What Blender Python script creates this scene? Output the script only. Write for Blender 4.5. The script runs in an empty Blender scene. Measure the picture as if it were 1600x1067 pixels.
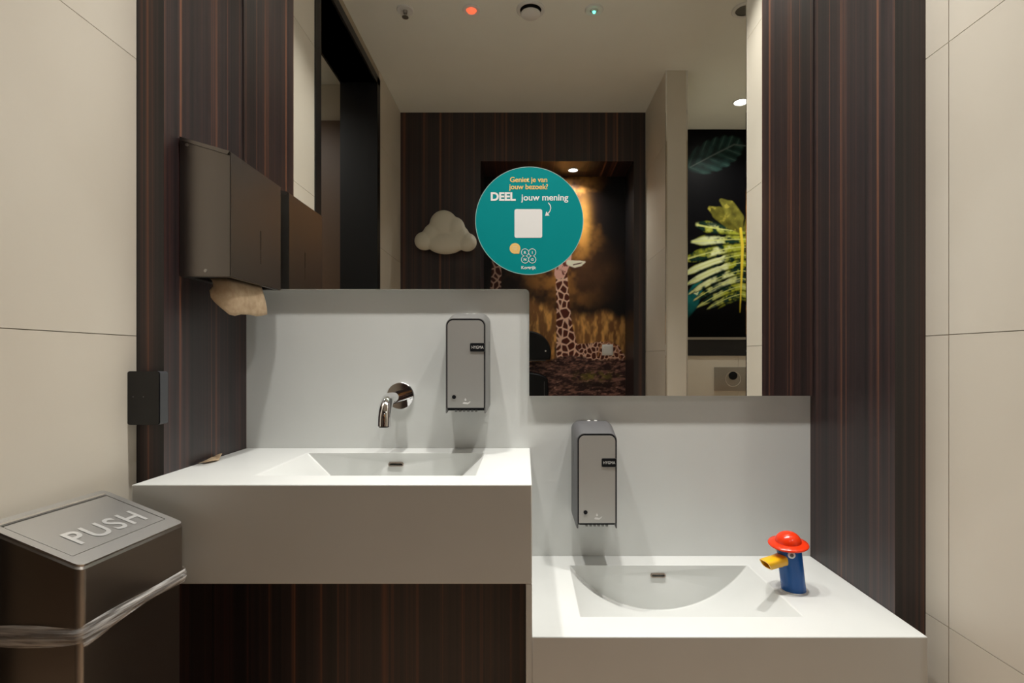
import bpy, bmesh, math, random
import numpy as np
from mathutils import Vector, Matrix
random.seed(7)
C = bpy.context.scene.collection
R = math.radians
PI = math.pi

# ------------------------------------------------------------------ camera
cam_d = bpy.data.cameras.new('camera')
cam = bpy.data.objects.new('camera', cam_d); C.objects.link(cam)
cam.location = (0, 0, 1.13); cam.rotation_euler = (R(90), 0, 0)
cam_d.sensor_width = 36.0; cam_d.lens = 850 / 1600 * 36
cam_d.shift_x = -20 / 1600; cam_d.shift_y = 27.5 / 1600
cam_d.clip_start = 0.01
bpy.context.scene.camera = cam

# ------------------------------------------------------------------ world, exposure
w = bpy.data.worlds.new('world'); bpy.context.scene.world = w
w.use_nodes = True
w.node_tree.nodes['Background'].inputs[0].default_value = (0.9, 0.85, 0.75, 1)
w.node_tree.nodes['Background'].inputs[1].default_value = 0.0
vs = bpy.context.scene.view_settings
vs.view_transform = 'Standard'; vs.look = 'None'; vs.gamma = 1; vs.use_curve_mapping = False
vs.exposure = 0.95
WARM = (1.0, 0.965, 0.91)
# name, x, y, z of the ceiling face, watts, spread in degrees
SPOTS = [('basin', -0.38, 1.10, 2.80, 2.85, 90), ('basin', 0.10, 1.10, 2.80, 2.85, 90), ('basin', 0.58, 1.10, 2.80, 2.85, 90)]

# ------------------------------------------------------------------ helpers
def tag(o, label, cat, group=None, kind=None):
    o['label'] = label; o['category'] = cat
    if group: o['group'] = group
    if kind: o['kind'] = kind
    return o
def link(name, me, m=None, parent=None, smooth=None):
    o = bpy.data.objects.new(name, me); C.objects.link(o)
    if m is not None and len(me.materials) == 0: me.materials.append(m)
    if parent is not None: o.parent = parent
    return o
def fin(name, bm, m, parent=None, smooth=False, angle=None):
    bmesh.ops.recalc_face_normals(bm, faces=bm.faces[:])
    me = bpy.data.meshes.new(name); bm.to_mesh(me); bm.free()
    if smooth:
        for p in me.polygons: p.use_smooth = True
        if angle is not None:
            try: me.set_sharp_from_angle(angle=R(angle))
            except Exception: pass
    return link(name, me, m, parent)
def thing(name, label, cat, loc=(0, 0, 0), rotz=0, group=None):
    o = bpy.data.objects.new(name, None); C.objects.link(o)
    o.empty_display_size = 0.05
    o.location = loc; o.rotation_euler = (0, 0, rotz)
    return tag(o, label, cat, group)
def box(bm, x0, x1, y0, y1, z0, z1):
    v = [bm.verts.new(p) for p in ((x0,y0,z0),(x1,y0,z0),(x1,y1,z0),(x0,y1,z0),(x0,y0,z1),(x1,y0,z1),(x1,y1,z1),(x0,y1,z1))]
    return [bm.faces.new([v[i] for i in f]) for f in ((0,3,2,1),(4,5,6,7),(0,1,5,4),(1,2,6,5),(2,3,7,6),(3,0,4,7))]
def boxo(name, m, x0, x1, y0, y1, z0, z1, parent=None, bev=0.0, seg=2):
    bm = bmesh.new(); box(bm, x0, x1, y0, y1, z0, z1)
    if bev: bmesh.ops.bevel(bm, geom=bm.edges[:], offset=bev, segments=seg, affect='EDGES', profile=0.5)
    return fin(name, bm, m, parent, smooth=bool(bev), angle=40)
def lathe(bm, prof, seg=48, M=Matrix()):
    rings = []
    for r, z in prof:
        if r < 1e-6: rings.append([bm.verts.new(M @ Vector((0, 0, z)))])
        else: rings.append([bm.verts.new(M @ Vector((r*math.cos(2*PI*i/seg), r*math.sin(2*PI*i/seg), z))) for i in range(seg)])
    for a, b in zip(rings, rings[1:]):
        for i in range(seg):
            j = (i+1) % seg
            q = [a[i % len(a)], a[j % len(a)], b[j % len(b)], b[i % len(b)]]
            q = list(dict.fromkeys(q))
            if len(q) >= 3: bm.faces.new(q)
    return rings
def tube(bm, pts, rad, seg=24, cap=True):
    pts = [Vector(p) for p in pts]; n = len(pts)
    rad = rad if isinstance(rad, (list, tuple)) else [rad]*n
    up = None; rings = []
    for i, p in enumerate(pts):
        t = (pts[min(i+1, n-1)] - pts[max(i-1, 0)]).normalized()
        if up is None:
            up = t.orthogonal().normalized()
        up = (up - t*up.dot(t)).normalized(); s = t.cross(up)
        rings.append([bm.verts.new(p + rad[i]*(math.cos(2*PI*k/seg)*up + math.sin(2*PI*k/seg)*s)) for k in range(seg)])
    for a, b in zip(rings, rings[1:]):
        for k in range(seg): bm.faces.new((a[k], a[(k+1) % seg], b[(k+1) % seg], b[k]))
    if cap: bm.faces.new(rings[0]); bm.faces.new(rings[-1])
    return rings
def loft(bm, rings, closed=True, cap=True):
    vr = [[bm.verts.new(p) for p in r] for r in rings]
    n = len(vr[0])
    for a, b in zip(vr, vr[1:]):
        for k in range(n if closed else n-1):
            bm.faces.new((a[k], a[(k+1) % n], b[(k+1) % n], b[k]))
    if cap: bm.faces.new(vr[0]); bm.faces.new(vr[-1])
    return vr
def rrect(x0, x1, y0, y1, r, seg=6):
    out = []
    for cx, cy, a0 in ((x1-r, y1-r, 0), (x0+r, y1-r, 90), (x0+r, y0+r, 180), (x1-r, y0+r, 270)):
        for i in range(seg+1):
            a = R(a0 + 90*i/seg); out.append((cx + r*math.cos(a), cy + r*math.sin(a)))
    return out
def ring_bm(inner, outer, f0, f1):
    """flat ring between two outlines of equal length, extruded from f0(p) to f1(p)"""
    bm = bmesh.new(); n = len(inner)
    a = [bm.verts.new(f0(p)) for p in inner]; b = [bm.verts.new(f0(p)) for p in outer]
    c = [bm.verts.new(f1(p)) for p in inner]; d = [bm.verts.new(f1(p)) for p in outer]
    for i in range(n):
        j = (i+1) % n
        for q in ((a[i], a[j], b[j], b[i]), (c[i], d[i], d[j], c[j]), (b[i], b[j], d[j], d[i]), (a[i], c[i], c[j], a[j])): bm.faces.new(q)
    return bm
def prism_bm(outline, f0, f1):
    bm = bmesh.new(); loft(bm, [[f0(p) for p in outline], [f1(p) for p in outline]]); return bm
def text_mesh(name, s, size, fn, align='CENTER', bold=0.0, depth=0.0, space=1.0):
    """flat lettering; fn maps the (x, y) of the text plane and its depth into place"""
    cu = bpy.data.curves.new(name, 'FONT'); cu.body = s; cu.size = size; cu.align_x = align
    cu.offset = bold; cu.extrude = depth; cu.space_character = space; cu.resolution_u = 4
    o = bpy.data.objects.new(name, cu); C.objects.link(o)
    dg = bpy.context.evaluated_depsgraph_get()
    me = bpy.data.meshes.new_from_object(o.evaluated_get(dg))
    bpy.data.objects.remove(o); bpy.data.curves.remove(cu)
    me.materials.clear(); me.name = name
    for v in me.vertices: v.co = fn(v.co.x, v.co.y, v.co.z)
    return me

def carve(o, cutters):
    """cuts real openings into a closed mesh; each cutter is a bmesh in the mesh's own coordinates"""
    for k, cb in enumerate(cutters):
        bmesh.ops.recalc_face_normals(cb, faces=cb.faces[:])
        cm = bpy.data.meshes.new('cutter'); cb.to_mesh(cm); cb.free()
        c = bpy.data.objects.new('cutter', cm); C.objects.link(c)
        par = o.parent; o.parent = None
        md = o.modifiers.new('cut', 'BOOLEAN'); md.operation = 'DIFFERENCE'; md.solver = 'EXACT'; md.object = c
        bpy.context.view_layer.update()
        me = bpy.data.meshes.new_from_object(o.evaluated_get(bpy.context.evaluated_depsgraph_get()))
        o.modifiers.clear(); o.data = me; o.parent = par
        bpy.data.objects.remove(c); bpy.data.meshes.remove(cm)
def cut_box(*a):
    cb = bmesh.new(); box(cb, *a); return cb

# ------------------------------------------------------------------ materials
def mat(name, col, rough=0.5, metal=0.0, spec=0.5, emit=None, es=0.0, coat=0.0):
    m = bpy.data.materials.new(name); m.use_nodes = True
    b = m.node_tree.nodes['Principled BSDF']
    b.inputs['Base Color'].default_value = (*col, 1); b.inputs['Roughness'].default_value = rough
    b.inputs['Metallic'].default_value = metal; b.inputs['Specular IOR Level'].default_value = spec
    if coat: b.inputs['Coat Weight'].default_value = coat; b.inputs['Coat Roughness'].default_value = 0.05
    if emit: b.inputs['Emission Color'].default_value = (*emit, 1); b.inputs['Emission Strength'].default_value = es
    return m
def nodes(m): return m.node_tree.nodes, m.node_tree.links, m.node_tree.nodes['Principled BSDF']
def ramp(nt, stops):
    r = nt.nodes.new('ShaderNodeValToRGB'); e = r.color_ramp.elements
    while len(e) < len(stops): e.new(0.5)
    for el, (p, c) in zip(e, stops): el.position = p; el.color = (*c, 1)
    return r
def noise_col(m, c0, c1, scale, detail=4, bump=0.0, mapping=(1, 1, 1), rough=None):
    n, l, b = nodes(m); nt = m.node_tree
    tc = n.new('ShaderNodeTexCoord'); mp = n.new('ShaderNodeMapping'); mp.inputs['Scale'].default_value = mapping
    no = n.new('ShaderNodeTexNoise'); no.inputs['Scale'].default_value = scale; no.inputs['Detail'].default_value = detail
    l.new(tc.outputs['Object'], mp.inputs[0]); l.new(mp.outputs[0], no.inputs['Vector'])
    r = ramp(nt, [(0.3, c0), (0.7, c1)]); l.new(no.outputs['Fac'], r.inputs[0]); l.new(r.outputs[0], b.inputs['Base Color'])
    if rough:
        rr = n.new('ShaderNodeMapRange'); rr.inputs[3].default_value = rough[0]; rr.inputs[4].default_value = rough[1]
        l.new(no.outputs['Fac'], rr.inputs[0]); l.new(rr.outputs[0], b.inputs['Roughness'])
    if bump:
        bp = n.new('ShaderNodeBump'); bp.inputs['Strength'].default_value = bump; bp.inputs['Distance'].default_value = 0.002
        l.new(no.outputs['Fac'], bp.inputs['Height']); l.new(bp.outputs[0], b.inputs['Normal'])
    return m
def wood(name, axis, seed=0.0, gain=1.0):
    """dark macassar veneer, grain upright; axis is the direction across the grain"""
    m = mat(name, (0.02, 0.012, 0.01), 0.44, spec=0.7); n, l, b = nodes(m); nt = m.node_tree
    tc = n.new('ShaderNodeTexCoord'); sp = n.new('ShaderNodeSeparateXYZ'); l.new(tc.outputs['Object'], sp.inputs[0])
    def nz(across, along, detail, s):
        a = n.new('ShaderNodeMath'); a.operation = 'MULTIPLY'; a.inputs[1].default_value = across; l.new(sp.outputs[axis], a.inputs[0])
        z = n.new('ShaderNodeMath'); z.operation = 'MULTIPLY'; z.inputs[1].default_value = along; l.new(sp.outputs[2], z.inputs[0])
        cb = n.new('ShaderNodeCombineXYZ'); l.new(a.outputs[0], cb.inputs[0]); l.new(z.outputs[0], cb.inputs[1]); cb.inputs[2].default_value = s
        t = n.new('ShaderNodeTexNoise'); t.inputs['Scale'].default_value = 1; t.inputs['Detail'].default_value = detail; t.inputs['Roughness'].default_value = 0.6
        l.new(cb.outputs[0], t.inputs['Vector']); return t
    big = nz(30, 0.10, 3, seed + 3.1); fine = nz(420, 1.2, 4, seed + 8.7); mid = nz(95, 0.22, 2, seed + 1.3)
    r1 = ramp(nt, [(0.36, (0.004*gain, 0.003*gain, 0.0042*gain)), (0.49, (0.020*gain, 0.010*gain, 0.012*gain)), (0.56, (0.045*gain, 0.019*gain, 0.017*gain)), (0.64, (0.20*gain, 0.075*gain, 0.034*gain))])
    mx = n.new('ShaderNodeMix'); mx.data_type = 'FLOAT'; mx.inputs[0].default_value = 0.42
    l.new(big.outputs['Fac'], mx.inputs[2]); l.new(mid.outputs['Fac'], mx.inputs[3]); l.new(mx.outputs[0], r1.inputs[0])
    r2 = ramp(nt, [(0.3, (0.55, 0.55, 0.58)), (0.7, (1.25, 1.2, 1.15))]); l.new(fine.outputs['Fac'], r2.inputs[0])
    mu = n.new('ShaderNodeMix'); mu.data_type = 'RGBA'; mu.blend_type = 'MULTIPLY'; mu.inputs[0].default_value = 1
    l.new(r1.outputs[0], mu.inputs[6]); l.new(r2.outputs[0], mu.inputs[7]); l.new(mu.outputs[2], b.inputs['Base Color'])
    bp = n.new('ShaderNodeBump'); bp.inputs['Strength'].default_value = 0.15; bp.inputs['Distance'].default_value = 0.001
    l.new(fine.outputs['Fac'], bp.inputs['Height']); l.new(bp.outputs[0], b.inputs['Normal'])
    return m
def brushed(name, col, rough=0.32, axis_scale=(3, 3, 400)):
    m = mat(name, col, rough, 1.0); n, l, b = nodes(m)
    tc = n.new('ShaderNodeTexCoord'); mp = n.new('ShaderNodeMapping'); mp.inputs['Scale'].default_value = axis_scale
    no = n.new('ShaderNodeTexNoise'); no.inputs['Scale'].default_value = 3; no.inputs['Detail'].default_value = 3
    l.new(tc.outputs['Object'], mp.inputs[0]); l.new(mp.outputs[0], no.inputs['Vector'])
    bp = n.new('ShaderNodeBump'); bp.inputs['Strength'].default_value = 0.12; bp.inputs['Distance'].default_value = 0.0006
    l.new(no.outputs['Fac'], bp.inputs['Height']); l.new(bp.outputs[0], b.inputs['Normal'])
    return m
def vcol_mat(name, rough=0.45, spec=0.4):
    m = mat(name, (0.5, 0.5, 0.5), rough, spec=spec); n, l, b = nodes(m)
    a = n.new('ShaderNodeVertexColor'); a.layer_name = 'Col'; l.new(a.outputs[0], b.inputs['Base Color']); return m

TILE = noise_col(mat('beige_tile', (0.55, 0.46, 0.34), 0.42), (0.68, 0.625, 0.53), (0.74, 0.69, 0.595), 2.2, 6, rough=(0.36, 0.5))
GROUT = mat('grout', (0.46, 0.40, 0.31), 0.9)
FLOORT = noise_col(mat('floor_tile', (0.3, 0.22, 0.16), 0.5), (0.50, 0.34, 0.22), (0.57, 0.40, 0.27), 3, 5)
PLASTER = noise_col(mat('ceiling_paint', (0.82, 0.81, 0.73), 0.85), (0.87, 0.88, 0.81), (0.89, 0.90, 0.83), 5, 3)
WOODY = wood('macassar_across_y', 1, 0.0); WOODX = wood('macassar_across_x', 0, 4.0)
BLACK = mat('black_lacquer', (0.006, 0.006, 0.007), 0.45)
BLACKP = mat('black_plastic', (0.005, 0.006, 0.008), 0.45, spec=0.25)
WHITE = noise_col(mat('white_solid_surface', (0.84, 0.84, 0.82), 0.35), (0.655, 0.67, 0.652), (0.675, 0.69, 0.672), 8, 2)
STEEL = brushed('brushed_steel', (0.46, 0.44, 0.41), 0.34)
STEELV = brushed('brushed_steel_upright', (0.60, 0.60, 0.575), 0.38, (400, 400, 3)); STEELV.node_tree.nodes['Principled BSDF'].inputs['Metallic'].default_value = 0.6
CHROME = mat('chrome', (0.86, 0.86, 0.87), 0.05, 1.0)
GREYP = mat('grey_plastic', (0.10, 0.10, 0.105), 0.38)
SILVERP = mat('silver_plastic', (0.24, 0.24, 0.235), 0.36, 0.5)
MIRROR = mat('mirror_silver', (0.95, 0.96, 0.93), 0.0, 1.0)
GLASSEDGE = mat('glass_edge', (0.62, 0.63, 0.58), 0.25)
WPLAST = mat('white_plastic', (0.80, 0.80, 0.78), 0.4)
INKW = mat('white_ink', (0.82, 0.82, 0.80), 0.5)
INKO = mat('orange_ink', (0.86, 0.56, 0.18), 0.5)

# ------------------------------------------------------------------ room shell
XL, XR = -0.783, 0.803            # niche sides
TL, TR = -0.842, 0.869            # tiled side walls
YW, YM, YN, YF = 1.53, 1.511, 1.18, 1.083   # splashback face, mirror face, niche mouth, counter front
CEIL = 2.80
ZJ = [0.0, 0.58, 1.18, 1.78, 2.38, CEIL]
def structure(name, bm_or_o, label, cat='wall'):
    return tag(bm_or_o, label, cat, kind='structure')
tile_cache = {}
def tiles(parent, axis, face, sgn, ujs, zjs, holes=(), th=0.006, gap=0.0016, m=None, name='tile'):
    """lays single tiles on a wall: axis 0 wall runs along y (normal +-x), axis 1 runs along x, axis 2 is a floor"""
    for u0, u1 in zip(ujs, ujs[1:]):
        for z0, z1 in zip(zjs, zjs[1:]):
            dims = (round(u1-u0-gap, 4), round(z1-z0-gap, 4))
            if min(dims) < 0.004: continue
            key = (axis, sgn, dims, th)
            if key not in tile_cache:
                bm = bmesh.new(); a, b = dims[0]/2, dims[1]/2
                if axis == 0: box(bm, -th/2, th/2, -a, a, -b, b)
                elif axis == 1: box(bm, -a, a, -th/2, th/2, -b, b)
                else: box(bm, -a, a, -b, b, -th/2, th/2)
                bmesh.ops.recalc_face_normals(bm, faces=bm.faces[:])
                me = bpy.data.meshes.new(name); bm.to_mesh(me); bm.free(); me.materials.append(m or TILE); tile_cache[key] = me
            o = bpy.data.objects.new(name, tile_cache[key]); C.objects.link(o); o.parent = parent
            f = face - sgn*th/2
            uc, zc = (u0+u1)/2, (z0+z1)/2
            o.location = (f, uc, zc) if axis == 0 else ((uc, f, zc) if axis == 1 else (uc, zc, f))

B = 0.0055   # backing sits this far behind the tile face
# floor and ceiling
fl = structure('floor', boxo('floor', GROUT, -2.3, 2.05, -1.1, 1.7, -0.1, -0.003), 'brown stone tiled floor of the washroom', 'floor')
tiles(fl, 2, 0.0, 1, [-2.3, -1.8, -1.2, -0.6, 0.0, 0.6, 1.2, 1.8, 2.05], [-1.1, -0.6, 0.0, 0.6, 1.2, 1.7], m=FLOORT, name='floor_tile')
ce_ = structure('ceiling', boxo('ceiling', PLASTER, -2.3, 2.05, -1.1, 1.7, CEIL, CEIL+0.1), 'off white painted plaster ceiling', 'ceiling')
cb_ = bmesh.new(); lathe(cb_, [(0, CEIL-0.02), (0.0535, CEIL-0.02), (0.0535, CEIL+0.09), (0, CEIL+0.09)], 40, Matrix.Translation((0.028, 0.423, 0))); carve(ce_, [cb_])     # duct opening of the air valve
# front wall behind mirror
structure('wall_front', boxo('wall_front', GROUT, -1.0, 2.05, 1.545, 1.7, 0, CEIL), 'wall carrying the mirror and splashbacks')
# left tiled wall, with the doorway
D0, D1, DX, DT = -0.082, 0.794, -1.04, 2.70
bm = bmesh.new()
box(bm, DX, TL-B, D1, YN, 0, CEIL); box(bm, DX, TL-B, -0.80, D0, 0, CEIL); box(bm, DX, TL-B, D0, D1, DT, CEIL)
box(bm, DX, TL-B, YN, 1.545, 0, CEIL)
wl = structure('wall_left', fin('wall_left', bm, GROUT), 'left wall of large beige tiles beside the niche')
tiles(wl, 0, TL, 1, [D1+0.05, YN], ZJ); tiles(wl, 0, TL, 1, [-0.663, D0-0.05], ZJ)
# niche side panels
n1_ = structure('trim_1', boxo('trim_1', WOODY, TL, XL, YN+0.0008, 1.545, 0, CEIL), 'dark macassar wood panel lining the niche beside the towel dispenser', 'wall panel')
boxo('edge_band', WOODX, TL, XL, YN, YN+0.0008, 0, CEIL, n1_)
n2_ = structure('trim_2', boxo('trim_2', WOODY, XR, TR, YN+0.0008, 1.545, 0, CEIL), 'dark macassar wood panel lining the niche beside the duck tap', 'wall panel')
boxo('edge_band', WOODX, XR, TR, YN, YN+0.0008, 0, CEIL, n2_)
# right tiled wall, ends before the toilet opening
RE = 0.89
bm = bmesh.new(); box(bm, TR+B, 2.05, RE+B, 1.545, 0, CEIL)
wr = structure('wall_right', fin('wall_right', bm, GROUT), 'right wall of large beige tiles beside the niche')
tiles(wr, 0, TR, -1, [RE, 1.115, YN], ZJ); tiles(wr, 1, RE, -1, [TR+0.004, 1.45, 2.05], ZJ)
structure('trim_3', boxo('trim_3', CHROME, TR-0.002, TR+0.006, RE-0.002, RE+0.006, 0, CEIL), 'thin steel corner profile on the end of the right tiled wall', 'edge trim')
# back wall of dark wood with the mural recess
YB, YR, OX0, OX1, OT = -0.663, -0.974, -0.30, 0.739, 2.47
PX0, PX1, PY = 0.817, 0.94, -0.126
structure('wall_back', boxo('wall_back', WOODX, TL-0.05, OX0, YR-0.06, YB, 0, CEIL), 'dark wood back wall carrying the cloud lamp')
structure('wall_back_right', boxo('wall_back_right', WOODX, OX1, PX0+0.004, YR-0.06, YB, 0, CEIL), 'narrow dark wood wall strip between the mural recess and the partition')
structure('wall_back_header', boxo('wall_back_header', WOODX, OX0, OX1, YR-0.06, YB, OT, CEIL), 'dark wood wall above the mural recess')
structure('wall_recess', boxo('wall_recess', WOODX, OX0, OX1, YR-0.06, YR-0.004, 0, OT), 'dark rear of the recess behind the giraffe mural')
# partition between basins and toilet
YS, SX = -0.935, 1.95
wp = structure('wall_partition', boxo('wall_partition', GROUT, PX0+B, PX1-B, YS-0.1, PY-B, 0, CEIL), 'beige tiled partition wall with steel corners')
tiles(wp, 0, PX0, -1, [YB, PY], ZJ); tiles(wp, 0, PX1, 1, [YS, PY], ZJ); tiles(wp, 1, PY, 1, [PX0+0.004, PX1-0.004], [0, CEIL])
for i, (nm, x0) in enumerate((('trim_4', PX0-0.002), ('trim_5', PX1-0.006))):
    structure(nm, boxo(nm, CHROME, x0, x0+0.008, PY-0.006, PY+0.002, 0, CEIL), ['thin steel corner profile on the partition edge beside the mural', 'thin steel corner profile on the partition edge beside the toilet stall'][i], 'edge trim')
# toilet stall
bm = bmesh.new(); box(bm, PX1, 2.05, YS-0.12, YS-B, 0, CEIL)
ws = structure('wall_stall', fin('wall_stall', bm, GROUT), 'rear wall of the toilet stall, tiled below the leaf print')
tiles(ws, 1, YS, 1, [PX1, 1.553, SX], [0, 0.56, 1.155])
wsr = structure('wall_stall_right', boxo('wall_stall_right', GROUT, SX+B, 2.05, YS, RE+B, 0, CEIL), 'side wall of beige tiles in the toilet stall')
tiles(wsr, 0, SX, -1, [YS, -0.3, RE], ZJ)
# corridor beyond the doorway
bm = bmesh.new(); box(bm, -2.3, DX, -0.40, -0.285-B, 0, CEIL); box(bm, -2.3, -2.2, -0.40, 1.7, 0, CEIL); box(bm, -2.2, DX, 1.55, 1.7, 0, CEIL)
wc = structure('wall_corridor', fin('wall_corridor', bm, GROUT), 'beige wall of the corridor seen through the doorway')
tiles(wc, 1, -0.285, 1, [-2.2, -1.62, DX], [2.57, CEIL]);
structure('door_2', boxo('door_2', mat('brown_door', (0.16, 0.10, 0.065), 0.45), -2.1, DX-0.02, -0.287, -0.262, 0, 2.57), 'brown door in the corridor beyond the black doorway', 'door')
# black door lining
dl = tag(bpy.data.objects.new('door_1', None), 'deep black lining of the doorway in the left tiled wall', 'door frame', kind='structure'); C.objects.link(dl)
boxo('jamb', BLACK, DX-0.01, TL+0.004, D0-0.05, D0+0.012, 0, DT+0.04, dl); boxo('jamb', BLACK, DX-0.01, TL+0.004, D1-0.012, D1+0.05, 0, DT+0.04, dl)
boxo('header', BLACK, DX-0.01, TL+0.004, D0-0.05, D1+0.05, DT, DT+0.045, dl)

# ------------------------------------------------------------------ mirror (L shaped glass standing 10 mm proud of the splashbacks)
MB1, MB2, MXN = 1.324, 1.028, 0.0125
t = thing('mirror', 'tall stepped wall mirror above both washbasins', 'mirror', (0, YM, MB2))
def L_outline(ins=0.0):
    r = 0.012; out = []
    pts = [(XL+0.002, MB1), None, (MXN, MB2), (XR-0.002, MB2), (XR-0.002, CEIL-0.001), (XL+0.002, CEIL-0.001)]
    for p in pts:
        if p is None:
            for i in range(9):      # rounded re-entrant corner of the cut-out
                a = R(90 - 90*i/8); out.append((MXN - r + r*math.cos(a), MB1 - r + r*math.sin(a)))
        else: out.append(p)
    return out
OL = L_outline()
bm = bmesh.new()          # convex pieces: left field, right field and the fillet of the cut-out corner
arc = OL[1:10]; xs0, xs1, ztop, rr_ = XL+0.002, XR-0.002, CEIL-0.001, 0.012
def piece(pts): bm.faces.new([bm.verts.new((x, 0, z-MB2)) for x, z in pts])
piece([(xs0, MB1), (MXN-rr_, MB1), (MXN-rr_, ztop), (xs0, ztop)]); piece([(MXN, MB2), (xs1, MB2), (xs1, ztop), (MXN, ztop)])
piece([(MXN-rr_, MB1), (MXN, MB1), (MXN, ztop), (MXN-rr_, ztop)])
for p, q_ in zip(arc, arc[1:]): piece([p, q_, (MXN, MB1)])
bmesh.ops.remove_doubles(bm, verts=bm.verts[:], dist=1e-6)
o = fin('mirror_face', bm, MIRROR, t)
bm = bmesh.new(); n = len(OL)
fr = [bm.verts.new((x, 0, z-MB2)) for x, z in OL]; bk = [bm.verts.new((x, 0.0185, z-MB2)) for x, z in OL]
for i in range(n): bm.faces.new((fr[i], fr[(i+1) % n], bk[(i+1) % n], bk[i]))
fin('glass_edge', bm, GLASSEDGE, t)

# ------------------------------------------------------------------ splashbacks and washbasins
UZ, LZ, UXR, LXL = 0.880, 0.577, 0.0144, 0.0025
t1 = boxo('splashback', WHITE, XL, UXR, YW, 1.545, UZ, MB1+0.03); tag(t1, 'plain white splashback behind the wall spout and higher basin', 'splashback')
t2 = boxo('splashback', WHITE, UXR, XR, YW, 1.545, LZ, MB2+0.03); tag(t2, 'plain white splashback behind the lower basin', 'splashback')

def basin_top(bm, x0, x1, z, h, prof, by0, by1, bott):
    """prof: list of (x, depth) across the bowl from its left rim to its right rim"""
    xa, xb = prof[0][0], prof[-1][0]
    V = lambda x, y, zz: bm.verts.new((x, y, zz))
    o = [V(x0, YF, z), V(x1, YF, z), V(x1, YW, z), V(x0, YW, z)]
    f = [V(x, by0, z - d) for x, d in prof]; b = [V(x, by1, z - d) for x, d in prof]
    fs = []
    bm.faces.new((o[0], o[1], f[-1], f[0])); bm.faces.new((o[1], o[2], b[-1], f[-1])); bm.faces.new((o[2], o[3], b[0], b[-1])); bm.faces.new((o[3], o[0], f[0], b[0]))
    for i in range(len(prof)-1): bm.faces.new((f[i], f[i+1], b[i+1], b[i]))
    bm.faces.new(f); bm.faces.new(b[::-1])
    l = [V(x0, YF, z-h), V(x1, YF, z-h), V(x1, YW, z-h), V(x0, YW, z-h)]
    for i in range(4): bm.faces.new((o[i], o[(i+1) % 4], l[(i+1) % 4], l[i]))
    bm.faces.new(l)
def stadium(w_, h_, seg=8):
    r = h_/2; out = []
    for cx, a0 in ((w_/2-r, -90), (-w_/2+r, 90)):
        for i in range(seg+1):
            a = R(a0 + 180*i/seg); out.append((cx + r*math.cos(a), r*math.sin(a)))
    return out
def washbasin(label, x0, x1, z, h, prof, by0, by1, slot, drainx, draind):
    t = thing('washbasin', label, 'washbasin', ((x0+x1)/2, YF, z-h))
    bm = bmesh.new(); basin_top(bm, x0, x1, z, h, prof, by0, by1, None)
    bmesh.ops.recalc_face_normals(bm, faces=bm.faces[:])
    for v in bm.verts: v.co -= t.location
    o = fin('basin_body', bm, WHITE, t, True, 20)
    carve(o, [prism_bm(stadium(0.0355, 0.0065), lambda p: Vector((slot[0]+p[0], by1-0.006, slot[1]+p[1])) - Vector(t.location), lambda p: Vector((slot[0]+p[0], by1+0.040, slot[1]+p[1])) - Vector(t.location))])
    md = o.modifiers.new('bevel', 'BEVEL'); md.width = 0.0022; md.segments = 2; md.limit_method = 'ANGLE'; md.angle_limit = R(30)
    sx, sz = slot
    L = Vector(t.location)
    f0 = lambda p: Vector((sx + p[0], by1 + 0.001, sz + p[1])) - L; f1 = lambda p: Vector((sx + p[0], by1 - 0.0025, sz + p[1])) - L
    s = fin('overflow_rim', ring_bm(stadium(0.035, 0.006), stadium(0.041, 0.011), f0, f1), mat('overflow_metal', (0.30, 0.24, 0.20), 0.35, 1.0), t)
    bm = bmesh.new(); lathe(bm, [(0, 0.004), (0.022, 0.004), (0.030, 0.002), (0.031, 0)], 32, Matrix.Translation(Vector((drainx, (by0+by1)/2, z-draind)) - L))
    fin('drain', bm, CHROME, t, True, 40)
    return t
BY0, BY1 = 1.168, 1.449
up = [(-0.580, 0), (-0.475, 0.105), (-0.212, 0.105), (-0.1055, 0)]
washbasin('higher white washbasin with a deep plain apron below the wall spout', XL, UXR, UZ, 0.198, up, BY0, BY1, (-0.343, UZ-0.030), -0.343, 0.105)
lo = []
cx, hw, dep = 0.359, 0.240, 0.122
rad = (hw*hw + dep*dep)/(2*dep); half = math.asin(hw/rad)
for i in range(97):
    a = -half + 2*half*i/96; lo.append((cx + rad*math.sin(a), max(0, rad*math.cos(a) - (rad-dep)) if 0 < i < 96 else 0.0))
washbasin('lower child height white washbasin with a rounded bowl and the duck tap', UXR, XR, LZ, 0.215, lo, BY0, BY1+0.013, (0.358, LZ-0.028), cx, dep)
# side cheek joining the two units, wood fronts under the basins
pn = boxo('side_cheek', WHITE, LXL, UXR, YF+0.002, YW, 0.0, UZ-0.199); tag(pn, 'narrow white upright cheek between the higher and lower basin', 'panel')
pn = boxo('base_panel', WOODX, XL, LXL-0.001, 1.36, 1.38, 0, UZ-0.199); tag(pn, 'dark wood front panel under the higher basin', 'panel')
pn = boxo('base_panel', WOODX, UXR, XR, 1.36, 1.38, 0, LZ-0.216); tag(pn, 'dark wood front panel under the lower basin', 'panel')

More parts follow.
